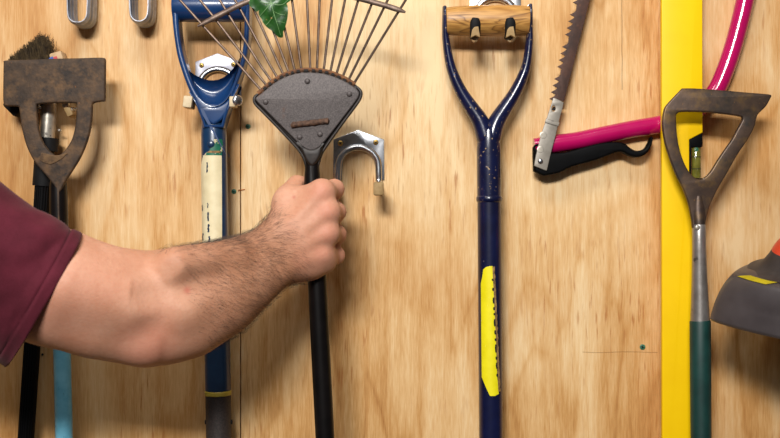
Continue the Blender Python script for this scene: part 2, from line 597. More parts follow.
# ------------------------------------------------------------------ steel tool brackets
def bracket(ax, ay, sc, label, style='plain', tip_pull=(0.0, 0.0), reach=.055, rub='rubber'):
    def P(x, y, d=0.0):
        return W(ax + x * sc, ay + y * sc, 0) + Vector((0, -d, 0))
    t = thing('tool_bracket', label, 'bracket', P(0, 30), 'pressed steel tool brackets on the board')
    T = [(-24.5, 9.5, 1), (0, 0, 1), (26, 9.5, 1), (26.5, 50, 1), (17.5, 50, 1), (17, 37), (15, 29), (9.5, 22.5), (.7, 20), (-8, 22.5),
         (-13.7, 29), (-15.5, 37), (-16, 50, 1), (-24.8, 50, 1)]
    ring = [(ax + x * sc, ay + y * sc) for x, y in outline(T)]
    MB().plate(ring, .0, .0022, .0005, px_d=0).build('back_plate', M['zinc' if style == 'blue' else 'steel'], t)
    arch = [(-20.2, 52), (-20, 44), (-19.6, 37)]
    for k in range(1, 12):
        a = PI - PI * k / 12
        arch.append((.6 + 20.0 * math.cos(a), 36.5 - 18.8 * math.sin(a)))
    arch += [(20.6, 37), (20.8, 44), (21, 52)]
    pts = [P(x, y, .0035) for x, y in arch]
    e = reach
    tL, tR = tip_pull
    drop = 6 if style == 'curl' else 0
    lf = [P(-20 + tL, 58.5 + drop, e), P(-20 + tL * .7, 58 + drop, e * .7), P(-20.1, 57, .02), P(-20.2, 55.6, .0095)]
    rt = [P(21, 55.6, .0095), P(21 - tR * .3, 57, .02), P(21 - tR * .7, 58 + drop, e * .7), P(21 - tR, 58.5 + drop, e)]
    rod = lf + pts + rt
    b = MB()
    b.tube(rod, .0041 * sc, 14, ref=(0, 1, .35), sub=3)
    arm = b.build('hook_arm', M['steel'], t)
    for sx in (-1, 1):
        x = (-20 + tL) if sx < 0 else (21 - tR)
        m = MB()
        if style == 'curl':
            m.tube([P(x, 64.5, e - .008), P(x, 64.2, e + .004), P(x, 61, e + .010), P(x, 53, e + .0115), P(x + sx * -.5, 48.5, e + .0112)],
                   [(.005, .003), (.0058, .003), (.006, .003), (.006, .003), (.004, .0025)], 14, ref=(0, 1, .2), sub=4)
            m.build('hook_tip', M['black_matt'], t)
            m = MB()
            yb = ay + drop
            m.plate(outline([(ax + x - 4.6, yb + 61.5, 1), (ax + x - 3.2, yb + 54, 1), (ax + x - 1, yb + 51.5), (ax + x + 2.6, yb + 51, 1), (ax + x + 4.4, yb + 61.5, 1), (ax + x, yb + 59.3, 1)]),
                    e + .011, e + .0165, .0007, px_d=0)
            m.build('rubber_tip', M['rubber'], t)
        else:
            steel_end = style == 'blue' and sx > 0
            wd_, hg_ = mm(9.6 * sc, 0), mm(12.5 * sc, 0)
            if steel_end:
                m.box(P(x - 4, 59.5, e - .010), (wd_ * .7, .020, hg_ * .9), None, .0012)
                m.build('rubber_tip', M[rub], t)
                m = MB().disc(P(x + 1.5, 58.5, e), .0062, .004, axis=(.6, -1, 0), n=24)
                m.build('end_disc', M['steel'], t)
                continue
            if style == 'short':
                m.box(P(x, 60, e - .008), (wd_ * .7, .022, hg_ * .85), Matrix.Rotation(-.42, 3, 'Y'), .0014)
                m.build('rubber_tip', M[rub], t)
                m = MB().disc(P(x - 3.2, 53.5, e - .002), .0042, .005, axis=(-.2, -1, .35), n=20)
                m.build('end_cap', M['steel_dull'], t)
                continue
            m.box(P(x, 60, e - .008), (wd_, .024, hg_), Matrix.Rotation(.12 if sc < 1 else 0, 3, 'Y'), .0016)
            m.build('rubber_tip', M[rub], t)
    for x, y in ((-17.5, 13.5), (17.8, 12.5)):
        m = MB().disc(P(x, y, .0022), .0032 * sc, .0012, n=16)
        s_ = m.build('screw_head', M['brass'], t)
        c = MB()
        for a in (PI / 4, -PI / 4):
            c.box(P(x, y, .0034), (.0034 * sc, .0006, .0009), Matrix.Rotation(a, 3, 'Y'))
        c.build('cross_slot', M['black_gap'], s_)
    return t


bracket(358, 130, 1.0, 'empty steel bracket on bare board right of the fist')
bracket(217.7, 53.5, .9, 'white zinc bracket behind the blue spade handle', 'blue', rub='clear_rubber', reach=.062, tip_pull=(-2.3, -7.5))
bracket(494.5, -19, 1.0, 'steel bracket whose two hook tips hold the wooden navy grip', 'curl', tip_pull=(-4.0, 12.0), reach=.062)
bracket(61, 60, .92, 'steel bracket hidden behind the rusty hoe head with one tip showing', 'short', reach=.046)


# ------------------------------------------------------------------ strap hooks at the top left
def strap_hook(xl, xr, yb, label):
    depth = .040
    t = thing('strap_hook', label, 'hook', W((xl + xr) / 2, -60, 0), 'ribbed steel strap hooks at the top')
    path = [(xl, -70), (xl, -40), (xl, -10), (xl, 8), (xl + .6, yb - 8), (xl + 2.2, yb - 3.2), (xl + 5.5, yb - .6), ((xl + xr) / 2, yb), (xr - 5.5, yb - .6), (xr - 2.2, yb - 3.2), (xr - .6, yb - 8), (xr, 8), (xr, -10), (xr, -40), (xr, -70)]
    path = [tuple(p) for p in catmull(path, 4)]
    prof = []
    K = 24
    for k in range(K + 1):
        u = k / K
        prof.append((u * depth + .001, 0.0022 * (math.sin(u * 3 * 2 * PI - PI / 2) * .5 + .5) * (1 if 0 < k < K else 0)))
    outer, inner = [], []
    for i, p in enumerate(path):
        a, b = path[max(0, i - 1)], path[min(len(path) - 1, i + 1)]
        tx, ty = b[0] - a[0], b[1] - a[1]
        L = math.hypot(tx, ty)
        nx, nz = -ty / L, -tx / L          # outward in photo x / up, pointing out of the loop
        nx, nz = (ty / L, tx / L)
        nx, nz = -abs(nx) if p[0] < (xl + xr) / 2 else abs(nx), -abs(nz)
        w = W(p[0], p[1], 0)
        ro, ri = [], []
        for d, h in prof:
            ro.append(Vector((w.x + nx * (h + .0006), -d, w.z + nz * (h + .0006))))
            ri.append(Vector((w.x + nx * (h - .0002), -d, w.z + nz * (h - .0002))))
        outer.append(ro + ri[::-1] + [ro[0]])
    MB().grid(outer).build('strap', M['strap'], t, 50)
    x = (xl + xr) / 2
    m = MB().plate(outline([(x - 16, -78, 1), (x + 16, -78, 1), (x + 16, -60, 1), (x - 16, -60, 1)]), .0, .0022, .0005, px_d=0)
    m.build('back_plate', M['steel'], t)


strap_hook(77.5, 96.5, 28, 'ribbed steel strap hook at the top above the rusty hoe')
strap_hook(138, 155.5, 27, 'ribbed steel strap hook nearest the blue spade handle')


# ------------------------------------------------------------------ rusty hoe (left)
dh = .058
t = thing('push_hoe', 'rusty push hoe with dried mud hung head up beside blue strap hooks', 'hoe', W(60, 190, dh))
t['label'] = 'rusty wide-bladed hoe with forked neck and faded light blue shaft'
head = outline([(3.4, 63, 1), (5.5, 60.3), (30, 59.4), (52, 58.6), (80, 58), (102, 57.5), (105.3, 60, 1), (105.2, 80), (105, 101, 1), (94, 102.8), (92.2, 106), (92, 112),
                (91, 124), (87.5, 140), (80.5, 157), (72, 171), (65, 182), (60.5, 191), (58, 191.5), (52, 183), (44, 173), (36, 164), (29, 152), (24.5, 140),
                (21, 124), (19.2, 110), (17.5, 106.5), (4.5, 106, 1), (3, 100), (3.1, 80)])
hole = outline([(36.5, 104.5, 1), (45, 103.4), (60, 102.8), (76.3, 103, 1), (76.3, 112), (75.3, 125), (72.5, 137), (68.5, 145), (63, 152), (57.5, 155.5), (52, 153.5), (46, 147), (41.3, 139), (38.2, 128), (37, 116)])
MB().plate(head, dh - .004, dh + .003, .0022, [hole], px_d=dh + .002, res=3).build('hoe_head', M['rust'], t)
m = MB()                                                            # dried soil caked under the opening
mud = []
for k in range(40):
    a = 2 * PI * k / 40
    q = 1 + .35 * noise.noise(Vector((math.cos(a) * 1.7, math.sin(a) * 1.7, 5)))
    mud.append((53 + 14 * q * math.cos(a) - 3 * math.sin(a), 160 + 4.2 * q * math.sin(a) - abs(math.cos(a)) * 2.5 - 4 * math.cos(a) ** 2))
m.plate(mud, dh + .0025, dh + .0040, .0007, px_d=dh + .003)
m.build('mud_crust', M['mud'], t)


def hx(y):
    return 58.5 + (y - 200) * .0235


m = MB()
m.tube([W(57.5, 168, dh - .004), W(hx(185), 185, dh - .007), W(hx(205), 205, dh - .008), W(hx(250), 250, dh - .01), W(hx(262), 262, dh - .01)], [.006, .0098, .0105, .0104, .0108], 20)
m.build('socket', M['black_paint'], t)
m = MB().plate(outline([(57.8, 186, 1), (59.6, 186, 1), (60.6, 250, 1), (59.2, 250, 1)]), dh + .0006, dh + .0032, .0003, px_d=dh)
m.build('socket_seam', M['rust'], t)
m = MB()
m.tube([W(hx(258), 258, dh - .01), W(hx(350), 350, dh - .01), W(hx(440), 440, dh - .01), W(hx(640), 640, dh - .01)], [.0098] * 4, 22)
m.build('shaft', M['pale_blue'], t)

# ------------------------------------------------------------------ broom behind the hoe
db = .026


def bx(y):
    return 32.5 + (342 - y) * .068


t = thing('scrubbing_broom', 'dark worn bristle broom on a black pole behind the rusty hoe', 'broom', W(35, 110, db))
a0, a1 = W(12, 112, db), W(62, 62, db)
ax_ = (a1 - a0).normalized()
ang = math.atan2(ax_.z, ax_.x)
m = MB().box((a0 + a1) / 2, ((a1 - a0).length, .030, .021), Matrix.Rotation(-ang, 3, 'Y'), .003)
blk = m.build('brush_block', M['black_matt'], t)
m = MB()
for i in range(2200):
    u = random.random()
    dy = random.uniform(-.014, .014)
    root = a0.lerp(a1, .12 + .74 * u) + Vector((0, dy, 0))
    px = 12.5 + 31 * u ** .9
    py = 61 - 24.5 * u ** .95
    if random.random() < .06:
        px, py = 43 + random.random() * 10, 36 + random.random() * 18
    tip = W(px, py, db) + Vector((random.gauss(0, .0012), dy * 1.15, random.gauss(0, .0015) + noise.noise(Vector((px * .5, 0, 0))) * .003))
    mid = root.lerp(tip, .55) + Vector((random.gauss(0, .001), 0, random.gauss(0, .001)))
    m.tube([root, mid, tip], [.00035, .0003, .0002], 3, cap=False)
b_ = m.build('bristles', M['bristle'], t)
b_['kind'] = 'stuff'
m = MB().box(W(59.5, 60.5, db + .004), (mm(13, db), .022, mm(15, db)), Matrix.Rotation(-ang + .5, 3, 'Y'), .0025)
wd = m.build('end_block', M['blockwood'], t)
m = MB().box(W(51.5, 58.8, db + .0155), (mm(4, db), .0008, mm(3.4, db)), Matrix.Rotation(-.5, 3, 'Y'))
m.build('printed_label', M['stick_blue'], t)
m = MB().box(W(55.4, 58.0, db + .0155), (mm(3.6, db), .0008, mm(2.8, db)), Matrix.Rotation(-.35, 3, 'Y'))
m.build('printed_label', M['stick_red'], t)
m = MB().tube([W(bx(95) + .6, 95, db), W(bx(120) + .4, 120, db), W(bx(140), 140, db)], [.0080, .0092, .0094], 24)
fe = m.build('ferrule', M['steel_dull'], t)
MB().disc(W(44.3, 123, db + .0078), .0022, .0008, axis=(-.3, -1, 0)).build('rivet', M['black_gap'], fe)
MB().disc(W(58.6, 130.3, db - .006), .0017, .003, axis=(1, -.3, 0)).build('screw_head', M['steel_dull'], fe)
m = MB()
for y0, y1, r in ((138, 151, .0118), (151, 158, .0100), (158, 186, .0122)):
    m.tube([W(bx(y0) + (2.2 if y0 < 150 else 0), y0, db), W(bx(y1) + (2.0 if y1 < 152 else 0), y1, db)], r, 24)
m.build('collar', M['black_matt'], t)
m = MB().tube([W(bx(184), 184, db), W(bx(342), 342, db), W(bx(440), 440, db), W(bx(640), 640, db)], .0094, 22)
for k in range(7):                                                  # moulded flutes down the pole
    a = -.9 + k * .3
    o = Vector((math.sin(a), -math.cos(a), 0)) * .0092
    m.tube([W(bx(186), 186, db) + o, W(bx(640), 640, db) + o], .0009, 6)
m.build('pole', M['black_plastic'], t)

# ------------------------------------------------------------------ blue spade
ds = .045


def sx(y):
    return 213.8 + (y - 130) * .0165


t = thing('garden_spade', 'royal blue D-handled spade with a scuffed cream sticker down its shaft', 'spade', W(214, 125, ds))
outer = outline([(172, -14, 1), (171.8, 5), (173.2, 27), (175.5, 45), (178.8, 61), (187, 85), (194, 100), (201, 118), (204, 128, 1), (224, 128, 1), (226.5, 118), (231, 104), (237, 86), (243, 70), (247.3, 54), (249.3, 35), (249.8, 10), (249.6, -14, 1)])
inner = outline([(178.6, -9, 1), (178.6, 10), (179, 26), (181.2, 44), (185, 60), (191, 78), (198, 93), (206, 101.5), (215, 104), (223, 100), (230, 90), (236, 76), (241, 60), (243.4, 44), (244.4, 26), (244.6, 10), (244.6, -9, 1)])
m = MB().plate(outer, ds - .013, ds + .015, .0032, [inner], px_d=ds + .012, res=4)
m.build('handle_frame', M['blue_plastic'], t, 50)
m = MB()                                                            # scooped web under the hand opening
rows = []
top = catmull([(183.5, 60), (189, 70), (197, 76), (208, 80), (220, 79), (231, 71), (240.5, 57)], 6)
bot = catmull([(184.5, 63), (191.5, 82), (198.5, 97), (207, 104.5), (217, 105.5), (227, 96), (239, 66)], 6)
for k in range(13):
    v = k / 12
    row = []
    for a, b in zip(top, bot):
        p = a + (b - a) * v
        dd = ds + .006 - .012 * math.sin(PI * min(1, v * 1.05)) ** .8 + .004 * v
        row.append(W(p[0], p[1], dd))
    rows.append(row)
m.grid(rows)
m.grid([[p + Vector((0, .010, 0)) for p in r] for r in rows])
m.grid([rows[0], [p + Vector((0, .010, 0)) for p in rows[0]]])
m.build('web', M['blue_plastic'], t, 60)
m = MB().tube([W(174, 7, ds + .001), W(178, 7, ds + .001), W(211, 7, ds + .001), W(245, 7, ds + .001), W(248, 7, ds + .001)], [.0162, .0172, .0174, .0172, .0162], 36, ref=(0, 1, 0))
m.build('grip', M['blue_plastic'], t)
m = MB()
m.tube([W(sx(114), 114, ds - .002), W(sx(118), 118, ds - .001), W(sx(135), 135, ds), W(sx(390), 390, ds)], [(.012, .009), (.0138, .0115), (.0148, .0148), (.0149, .0149)], 30)
m.build('shaft', M['blue'], t)
m = MB().plate(outline([(190, 88, 1), (197, 99), (206, 104.6), (215, 106.4), (224, 102.5), (232, 94), (239, 80, 1), (233, 100), (228, 112), (222, 120), (215, 124.5), (213, 124.8), (208.5, 122), (202.5, 113), (196.5, 101)], 4), ds - .010, ds + .0145, .0032, px_d=ds + .012, res=4)
m.build('neck', M['blue_plastic'], t, 50)
MB().disc(W(211, 144, ds + .0145), .0042, .0024).build('rivet', M['blue'], t)
R_ = .0149
m = MB().grid(shaft_patch(lerp_rows([(156, 204.8, 223), (162, 203.4, 223.2), (167, 202, 223.2), (205, 202.4, 223.4), (247, 203, 223.6), (262, 203, 223.6)]), sx, R_, ds, .0005))
st = m.build('sticker', M['cream'], t)
for y0, y1, x, w in ((163, 173, 209.3, 1.6), (203, 208, 210, 1.1), (212, 221, 210.4, 1.9), (224, 232, 210.8, 2.2), (236, 242, 211.6, 2.0), (205, 211, 203.9, 1.2), (233, 240, 204.4, 1.6), (243, 247.5, 208, 2.4), (242, 247, 215, 2.2)):
    rw = []
    for k in range(6):
        u = k / 5
        j = (noise.noise(Vector((x * 3.1, y0 + k * 1.7, 0))) * .7)
        ww = w * (.45 + .55 * abs(math.sin(u * 7 + x)))
        rw.append((y0 + (y1 - y0) * u, x + j - ww / 2, x + j + ww / 2))
    MB().grid(shaft_patch(rw, sx, R_, ds, .0009, 3)).build('print_mark', M['ink'], st)
m = MB().grid(shaft_patch(lerp_rows([(140, 216, 223.5), (146, 215, 224), (152, 211, 223.5), (153.5, 208, 223.2), (156, 206, 223)], 1), sx, R_, ds, .0006))
m.build('green_label', M['green_print'], t)
m = MB().grid(shaft_patch([(151.5, 212, 221.5), (152.6, 210, 222), (153.6, 209.5, 222.4)], sx, R_, ds, .0009))
m.build('green_label_scuff', M['torn'], t)
MB().tube([W(sx(390.5), 390.5, ds), W(sx(391.2), 391.2, ds), W(sx(394.4), 394.4, ds), W(sx(395), 395, ds)], [.0148, .0154, .0154, .0148], 30).build('trim_ring', M['yellow_ring'], t)
gr = MB().tube([W(sx(394.5), 394.5, ds), W(sx(440), 440, ds), W(sx(640), 640, ds)], .0147, 30).build('lower_grip', M['brown_grip'], t)
for s_ in (-1, 1):
    MB().disc(W(sx(422) + s_ * 12.6, 422, ds), .0028, .0016, axis=(s_, -.15, 0), n=12).build('rivet', M['black_matt'], gr)

# ------------------------------------------------------------------ rake
dr = .120


def rx(y):
    return 311.5 + (y - 170) * .0505


t = thing('wire_rake', 'brown wire-tined lawn rake on a black pole gripped by the fist', 'rake', W(312, 165, dr))
front = outline([(255.8, 100.5), (256.5, 97), (262.6, 92.5), (273, 84), (285, 77), (299.5, 73), (314, 72.6), (328, 74.6), (342.6, 80.1), (353, 86.2), (358.5, 90.8), (359.3, 95), (356, 101.5), (341, 121), (323, 144), (317, 149.5), (311.5, 151), (305, 149), (299, 144), (281, 126), (263.5, 108.5)], 3)
back = outline([(253.8, 101), (254.3, 97), (261.5, 90), (272.3, 81.5), (284.5, 74.2), (299.3, 69.8), (314, 69.2), (328.6, 71.4), (343.6, 77), (354, 83), (360.5, 89.5), (361, 96), (357.5, 103), (343, 122), (326, 146), (321, 154), (318, 163), (306.5, 166), (304, 158), (297, 147), (279, 128), (261.5, 110)], 3)
MB().plate(back, dr - .006, dr - .001, .001, px_d=dr).build('back_shell', M['rake_back'], t)
MB().tube([W(x, y, dr - .001) for x, y in ((258, 93.5), (262.3, 90), (272.6, 81.6), (284.7, 74.6), (299.4, 70.4), (314, 69.8), (328.4, 72), (343.2, 77.6), (355, 84.5))], .0024, 10, sub=4).build('tine_holder', M['rake_rust'], t)
plate_ = MB().plate(front, dr + .0005, dr + .0050, .0016, px_d=dr + .003, res=3).build('head_plate', M['rake_iron'], t)
MB().plate(outline([(298, 141), (303, 146), (311.5, 150), (319, 147), (324, 142), (321, 156), (314.5, 165.5), (310, 165.5), (304, 156)], 3), dr + .002, dr + .0098, .0026, px_d=dr).build('neck_plate', M['rake_back'], t)
for x, y in ((307.4, 81.3), (265.7, 102), (349.4, 94), (299.6, 137), (320, 134.2)):
    MB().disc(W(x, y, dr + .005), .0031, .0017, n=18, dome=.8).build('rivet', M['rake_iron'], plate_)
m = MB()
for e_ in ([(258, 94), (254.6, 98), (255.5, 103.5), (263, 111.5), (280, 129), (297.5, 148), (304, 158), (306.5, 168)], [(357, 87), (360.6, 91.5), (360.4, 97), (356.5, 104), (342, 123.5), (325, 147.5), (320.5, 156), (317.8, 167)]):
    m.tube([W(x, y, dr + .0015) for x, y in e_], [(.0014, .002)] + [(.0019, .0030)] * 6 + [(.0014, .002)], 10, sub=4)
m.build('folded_rim', M['rake_back'], t)
m = MB()
rows = []
for k in range(25):
    u = k / 24
    x, y = 290.5 + 39 * u, 125.3 - 4.6 * u
    row = []
    for j in range(13):
        a = 2 * PI * j / 12
        rr = 3.0 + 1.0 * noise.noise(Vector((x * .7, math.cos(a) * 2, math.sin(a) * 2)))
        if k in (0, 24):
            rr *= .3
        row.append(W(x, y - rr * math.cos(a), dr + .005 + .0032 * (.25 + math.sin(a)) * rr / 3))
    rows.append(row)
m.grid(rows)
m.build('weld_strip', M['weld'], t, 60)
TINES = [[(262.2, 91.3), (240.8, 67), (206, 29), (180, 0)], [(267.5, 86.5), (252, 67), (217.7, 22), (200, 0)], [(272.6, 82.5), (261.5, 67), (229, 15.4), (219.7, 0)],
         [(278.2, 79), (270, 65), (241.5, 11.5), (235, 0)], [(284.2, 76), (279, 65), (255, 12), (250, 0)], [(289.5, 74), (274.6, 34.6), (262, 0)],
         [(295.2, 72.3), (285, 30), (278, 0)], [(301.6, 71.3), (292, 0)], [(310.4, 71), (307, 0)], [(316.9, 71.2), (319.6, 0)], [(323.5, 72), (332, 0)],
         [(330, 73.8), (345, 0)], [(335.9, 76), (358, 1)], [(341.8, 79), (371, 5.8)], [(347.6, 82), (387.7, 0)], [(353, 85), (405.7, 0)]]
for tn in TINES:
    a, b = Vector(tn[0]), Vector(tn[-1])
    pts = [W(p[0], p[1], dr - .001 + .0) for p in tn]
    e = (pts[-1] - pts[-2]).normalized()
    base = pts[0] - (pts[1] - pts[0]).normalized() * .004
    tot = .125 if abs(b.x - 300) < 60 else .105
    tip = pts[-1]
    pts = [base] + pts + [tip + e * .02, tip + e * .035, tip + e * .044 + Vector((0, .006, 0)), tip + e * .047 + Vector((0, .024, 0))]
    MB().tube(pts, .00145, 8, ref=(.3, 1, .1)).build('tine', M['rake_wire'], t)
m = MB()
for a, b in zip(TINES, TINES[1:]):                                  # dark slots between neighbouring tine roots
    x, y = (a[0][0] + b[0][0]) / 2, (a[0][1] + b[0][1]) / 2
    tx, ty = b[0][0] - a[0][0], b[0][1] - a[0][1]
    L = math.hypot(tx, ty)
    m.box(W(x, y - .6, dr + .0012), (mm(L * .5, dr), .002, mm(2.4, dr)), Matrix.Rotation(math.atan2(ty, tx), 3, 'Y'))
m.build('tine_slots', M['black_gap'], t)
m = MB().tube([W(x, y, dr + .0035) for x, y in ((197.5, 26.3), (210, 20), (222, 13.8), (246, 2.2), (275, -6.5), (305, -10.5), (335, -7), (360, -1.2), (382, 4.6), (397, 9.3), (405.5, 12.2))],
              [(.0012, .0008)] + [(.0030, .0018)] * 9 + [(.0012, .0008)], 14, sub=4)
m.build('cross_bar', M['rake_bar'], t)
RR = .0104
m = MB()
m.tube([W(311.8, 150, dr), W(312, 158, dr), W(312.2, 166, dr), W(312.3, 175, dr), W(312.4, 184, dr), W(rx(190), 190, dr)], [(.0125, .006), (.0085, .0065), (.0078, .0078), (.0086, .0086), (.0092, .0092), (.0094, .0094)], 22, sub=3)
m.build('socket', M['black_paint'], t)
MB().plate(outline([(311.6, 166, 1), (313, 166, 1), (313.8, 184, 1), (312.4, 184, 1)]), dr + .007, dr + .0098, .0002, px_d=dr).build('socket_seam', M['black_gap'], t)
MB().tube([W(rx(186), 186, dr), W(rx(300), 300, dr), W(rx(440), 440, dr), W(rx(640), 640, dr)], RR, 26).build('pole', M['black_paint'], t)

# ------------------------------------------------------------------ ivy leaf caught in the tines
dl = .127
t = thing('ivy_leaf', 'dark green ivy leaf caught on the rake tines at the top', 'leaf', W(271, 4, dl))
lf = outline([(281, 37.7), (283, 37), (283.2, 32), (285, 27.7), (286.9, 20.5), (288, 13.3), (287.6, 6), (286.8, 3.4), (290.5, .6), (295, -6), (296.5, -14), (288, -12.5), (281, -13), (276, -20), (270.5, -27), (266.5, -18), (262, -12), (253, -13), (243.5, -11.5), (247, -5),
              (248.3, 0), (249.8, 6), (253.3, 8.2), (256.2, 12), (258.8, 9.6), (258.8, 14.4), (261.5, 19), (263, 22.4), (266.7, 27), (271, 30.2), (274, 32), (276, 35), (278.6, 37.2)], 3)


def leafd(x, y):
    c = (271, 4)
    r = math.hypot(x - c[0], y - c[1])
    return dl + .004 - .00022 * r + .0012 * math.sin(x * .32) * math.cos(y * .25)


m = MB()
N_ = len(lf)
rings = []
for k in range(1, 7):
    u = k / 6
    rings.append([W(271 + (x - 271) * u, 4 + (y - 4) * u, leafd(271 + (x - 271) * u, 4 + (y - 4) * u)) for x, y in lf])
vs = [W(271, 4, leafd(271, 4))] + [p for r in rings for p in r]
fs = [(0, 1 + i, 1 + (i + 1) % N_) for i in range(N_)]
for k in range(5):
    for i in range(N_):
        j = (i + 1) % N_
        fs.append((1 + k * N_ + i, 1 + (k + 1) * N_ + i, 1 + (k + 1) * N_ + j, 1 + k * N_ + j))
m.add(vs, fs)
m.build('leaf_blade', M['leaf'], t, 80)
m = MB()
for pl, r in (([(271, 3), (274, 14), (277.5, 25), (280.5, 35)], .0006), ([(271, 3), (278, 5), (285, 3), (292, -6)], .0005), ([(271, 3), (264, 3), (256, -2), (247, -9)], .0005), ([(271, 3), (266, 9), (260, 16)], .0004),
              ([(273, 11), (279, 14), (285, 15)], .00035), ([(274, 15), (269, 22), (266, 25)], .0003), ([(271, 3), (270.5, -10), (270.5, -24)], .0005), ([(276, 21), (281, 22), (285, 23)], .0003)):
    m.tube([W(x, y, leafd(x, y) + .0003) for x, y in pl], [r, r * .9, r * .6, r * .4][:len(pl)], 6, sub=4)
m.build('leaf_vein', M['vein'], t)

# ------------------------------------------------------------------ navy fork handle with a wooden grip
dn = .034


def nx_(y):
    return 489 + (y - 165) * .0075


t = thing('digging_fork', 'chipped navy spade handle with wooden cross grip and torn yellow sticker', 'spade', W(489, 125, dn))
t.name = 'digging_spade'
L_ = [((444.5, 7), 0.0025, .0085), ((444.8, 14), 0.0032, .0095), ((445.0, 28), 0.0037, .0085), ((446.2, 42), 0.0045, .0075), ((449.6, 62), 0.0054, .0075), ((454.8, 78), 0.0063, .0078), ((462.5, 94), 0.0073, .0085), ((472.2, 109), 0.0087, .0095), ((480.5, 122), 0.0101, .011), ((486.5, 140), 0.0112, .0128)]
Rr = [((530, 5), 0.0025, .0085), ((530, 14), 0.0032, .0095), ((529.8, 28), 0.0037, .0085), ((529.4, 42), 0.0045, .0075), ((526.6, 64), 0.0055, .0075), ((521.2, 80), 0.0066, .0078), ((513.0, 96), 0.0076, .0085), ((503.8, 110), 0.0088, .0095), ((496, 123), 0.0101, .011), ((490.8, 140), 0.0112, .0128)]
m = MB()
for q in (L_, Rr):
    m.tube([W(p[0], p[1], dn) for p, _, _ in q], [(a, b) for _, a, b in q], 20, sub=4, round_end=.3)
m.tube([W(488.6, 130, dn), W(488.7, 138, dn), W(488.8, 150, dn), W(nx_(196), 196, dn)], [(.0108, .0118), (.0132, .0134), (.0141, .0141), (.0141, .0141)], 28)
m.build('yoke', M['navy'], t, 60)
m = MB().tube([W(nx_(195.5), 195.5, dn), W(nx_(197), 197, dn), W(nx_(199), 199, dn), W(nx_(201), 201, dn), W(nx_(202.5), 202.5, dn)], [.0138, .0150, .0154, .0150, .0138], 28)
m.build('ferrule_ring', M['navy'], t, 60)
MB().tube([W(nx_(201), 201, dn), W(nx_(300), 300, dn), W(nx_(440), 440, dn), W(nx_(640), 640, dn)], .0139, 28).build('shaft', M['navy_clean'], t)
MB().tube([W(446.2, 21.3, dn), W(450, 21.2, dn), W(468, 20.8, dn), W(488, 20.6, dn), W(508, 20.6, dn), W(524, 20.7, dn), W(528.4, 20.8, dn)], [.0155, .0163, .0176, .0181, .0180, .0172, .0168], 36, sub=3).build('grip', M['ash'], t)
st = MB().grid(shaft_patch(lerp_rows([(265.6, 488.5, 491.4), (266.6, 485, 491.6), (269, 482.5, 491.9), (276, 481.7, 492.3), (283, 480.4, 492.8), (320, 480.7, 494.2), (350, 481, 495), (376, 481.3, 496), (385, 484.8, 497.2), (392.2, 488, 497.6), (394, 489, 494)]), nx_, .0139, dn, .0005)).build('sticker', M['yellow_sticker'], t)
rw = []
for k in range(60):
    y = 266 + k * 2.1
    xr = 491.4 + (y - 266) * .047
    rw.append((y, xr - .3, xr + 2.0 + 1.0 * noise.noise(Vector((y * .31, 2, 0)))))
MB().grid(shaft_patch(rw, nx_, .0139, dn, .0008, 3)).build('torn_edge', M['torn'], st)
for y0, ln in ((278, 2), (287, 3), (296.5, 6), (306, 3), (312, 2), (318, 7), (329, 4), (337, 2.5), (343, 8), (355, 3), (361, 6), (372, 3)):
    xr = 491.0 + (y0 - 266) * .047
    MB().grid(shaft_patch([(y0, xr - .9, xr + .5), (y0 + ln * .5, xr - 1.2, xr + .6), (y0 + ln, xr - .7, xr + .7)], nx_, .0139, dn, .0011, 3)).build('print_mark', M['black_gap'], st)

# ------------------------------------------------------------------ bow saw
dw = .0125
t = thing('bow_saw', 'magenta tube bow saw with rusty toothed blade and black lever', 'saw', W(545, 150, dw))
fr = [(534, 146.5), (546, 145.3), (557, 143.6), (578, 140.4), (602, 135.2), (633, 129.0), (661, 124.2), (684, 117.5), (702, 106), (716, 90.5), (724.5, 72), (731.5, 52), (737.8, 30), (745, 0), (753, -40), (757, -90), (752, -150), (735, -215), (705, -280), (668, -335)]
rd = [.0098, .0104, .0108, .0104, .0103, .0104] + [.0106] * 14
MB().tube([W(x, y, dw) for x, y in fr], rd, 24, sub=5).build('frame', M['magenta'], t, 60)
lev = outline([(533.4, 147), (537, 150), (545, 152.4), (563, 152.6), (582, 147.7), (600, 143.2), (617, 142), (625, 144), (631, 148.5), (637, 150.8), (644.5, 148.7), (648.6, 142.8), (650.6, 137.4), (652.8, 137.2), (652.4, 142), (650.8, 147.4), (646.5, 153.5), (640, 156.9), (634, 157), (628, 155.2), (621, 151.8), (612.7, 153.7), (596, 160), (571.6, 167), (559, 173), (543, 176, 1), (533.8, 171, 1)], 3)
MB().plate(lev, dw - .002, dw + .0125, .0028, px_d=dw + .01, res=3).build('lever', M['black_plastic'], t, 50)
bl = []
edgeL = [(577.6 + .2452 * 0, 0)]


def blx(y):
    return 577.8 - .245 * y + .0003 * y * y * 0


left = []
y = 102
k = 0
while y > -330:
    xl = blx(y)
    if k % 5 == 4:
        left += [(xl, y), (xl + .3, y - 5)]
        y -= 5.5
    else:
        left += [(xl, y), (xl - 4.6, y - 2.4), (xl - .2, y - 4.8)]
        y -= 6.6
    k += 1
right = [(blx(-338) + 11, -338), (blx(0) + 11, 0), (blx(102) + 10, 102)]
MB().plate(left + right, dw + .0075, dw + .0093, .0002, px_d=dw).build('blade', M['saw_blade'], t, 30)
clip = outline([(553.2, 98.2, 1), (555, 98), (563.8, 102.4, 1), (562.4, 109), (559, 121), (556, 134), (551, 153), (547, 170, 1), (545.5, 170.4), (534.2, 165.8, 1), (535.8, 156), (541, 135), (545.5, 122), (549.5, 110)], 3)
hole = [(553.7 + 1.9 * math.cos(a * PI / 8), 108.6 + 3.0 * math.sin(a * PI / 8)) for a in range(16)]
m = MB()
m.plate(clip, dw + .0130, dw + .0150, .0006, [hole], px_d=dw + .015)
